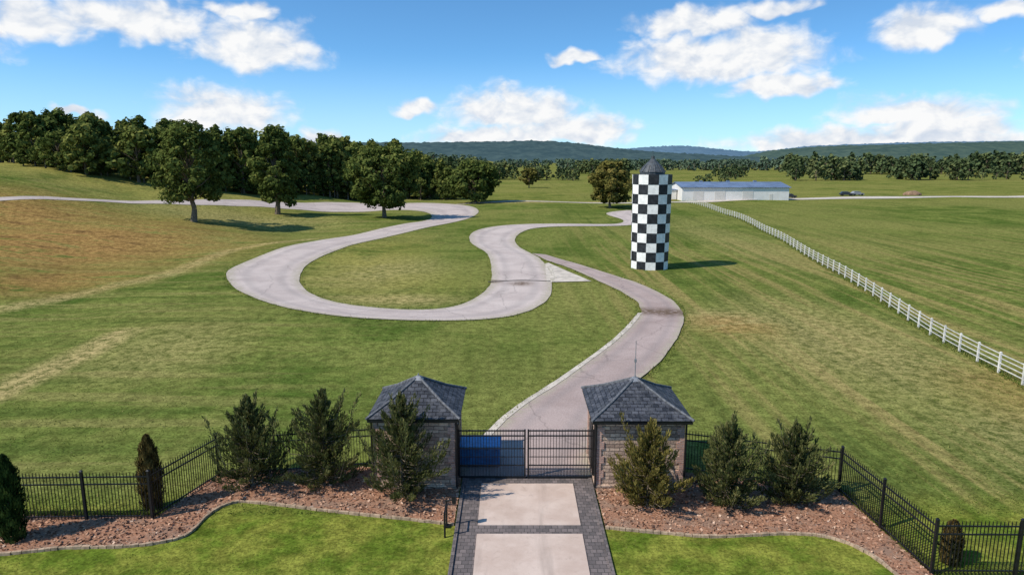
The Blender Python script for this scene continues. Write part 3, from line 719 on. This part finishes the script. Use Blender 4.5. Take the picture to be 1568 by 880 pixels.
# ---------------------------------------------------------------- camera, sun, sky
cam=bpy.data.cameras.new('camera'); co=bpy.data.objects.new('camera',cam); SC.collection.objects.link(co)
cam.sensor_width=36; cam.lens=24.0; cam.clip_end=30000; cam.clip_start=0.1
co.location=(0,0,13); co.rotation_euler=(math.radians(90-10.6),0,0); SC.camera=co
el=math.radians(46); az=math.atan2(-0.90,-0.42)
sun=bpy.data.lights.new('sun','SUN'); sun.energy=4.9; sun.angle=math.radians(0.5); sun.color=(1.0,0.94,0.84)
so=bpy.data.objects.new('sun',sun); SC.collection.objects.link(so)
sd=Vector((math.sin(az)*math.cos(el),math.cos(az)*math.cos(el),math.sin(el)))
so.rotation_euler=sd.to_track_quat('Z','Y').to_euler(); so.location=sd*200

W=bpy.data.worlds.new('World'); SC.world=W; W.use_nodes=True; nt=W.node_tree; n=N(nt)
bg=nt.nodes['Background']; bg.inputs['Strength'].default_value=0.10
try: W.cycles.sampling_method='NONE'
except Exception: pass
dirv=n.new('ShaderNodeTexCoord').outputs['Generated']
sp=n.new('ShaderNodeSeparateXYZ'); n.link(dirv,sp.inputs[0])
azn=n.math('ARCTAN2',sp.outputs[0],sp.outputs[1]); eln=n.math('ARCSINE',sp.outputs[2])
sky=n.new('ShaderNodeTexSky',sky_type='NISHITA'); sky.sun_disc=False; sky.sun_elevation=el; sky.sun_rotation=az%(2*math.pi)
sky.air_density=1.0; sky.dust_density=0.4; sky.ozone_density=2.0; sky.altitude=300
cv=n.new('ShaderNodeCombineXYZ'); n.link(sp.outputs[0],cv.inputs[0]); n.link(sp.outputs[1],cv.inputs[1])
n.link(n.math('ADD',n.math('MULTIPLY',sp.outputs[2],1.8),0.02),cv.inputs[2])
n.link(n.vmath('NORMALIZE',cv.outputs[0]),sky.inputs[0])
skyc=n.mix(1.0,sky.outputs[0],(1.02,1.68,1.98),'MULTIPLY')
CL=[(45,25,72,32),(205,25,110,32),(390,65,92,40),(375,14,45,12),(345,168,96,36),(118,172,34,8),(500,212,38,14),(640,163,38,16),
(790,166,105,38),(870,196,105,26),(760,208,120,16),(1060,34,84,24),(1100,85,145,38),(1160,72,85,36),(880,86,38,11),(1195,127,80,20),(1190,12,52,15),(1415,38,64,28),
(1540,12,45,15),(1400,168,110,24),(1450,192,90,20),(1350,214,240,22),(-90,60,80,30),(1720,80,100,35)]
q=n; pin0=n.new('ShaderNodeCombineXYZ'); n.link(azn,pin0.inputs[0]); n.link(eln,pin0.inputs[1]); pin=pin0.outputs[0]; acc=None
pw=q.vmath('ADD',pin,q.scale(q.vmath('SUBTRACT',q.noise(pin,22,2,0.6,out='Color'),(0.5,0.5,0.5)),0.040)); pw=q.vmath('MULTIPLY',pw,(1,1,0))
for (cx_,cy_,rw_,rh_) in CL:
    v=(440-cy_)/1045; dn=0.983+0.184*v; Xd=(cx_-784)/1045/dn; Zd=(-0.184+0.983*v)/dn
    a0=math.atan(Xd); e0=math.atan(Zd*math.cos(a0)); ra=rw_/1045*math.cos(a0)*1.12; re=rh_/1045*1.25; e0-=re*0.25
    d=q.vmath('MULTIPLY_ADD',pw,(1/ra,1/re,0),(-a0/ra,-e0/re,0)); d=q.vmath('MAXIMUM',d,q.vmath('MULTIPLY',d,(-1,-1.9,0)))
    l=q.vmath('LENGTH',d,out='v'); acc=l if acc is None else q.math('MINIMUM',acc,l)
acc=q.math('SUBTRACT',1.17,acc)
pn=q.vmath('MULTIPLY',pin,(1,1.5,1))
f1=q.noise(pn,24,5,0.56,0.3); f2=q.noise(q.vmath('ADD',pn,(-0.008,0.016,0)),24,3,0.56,0.3)
D=q.math('ADD',acc,q.math('MULTIPLY',q.math('SUBTRACT',f1,0.5),1.15))
alpha=n.ramp(D,0.02,0.68)
shade=n.math('ADD',0.42,n.math('ADD',n.math('MULTIPLY',n.math('SUBTRACT',f1,f2),3.2),n.math('MULTIPLY',D,0.36)),clamp=True)
cc=n.mix(shade,(6.5,7.2,8.3),(9.6,9.65,9.7))
haze=n.ramp(eln,0.0,0.15,0.55,0.0)
skyc=n.mix(haze,skyc,(5.8,7.8,9.5))
fin=n.mix(alpha,skyc,cc); n.link(fin,bg.inputs['Color'])
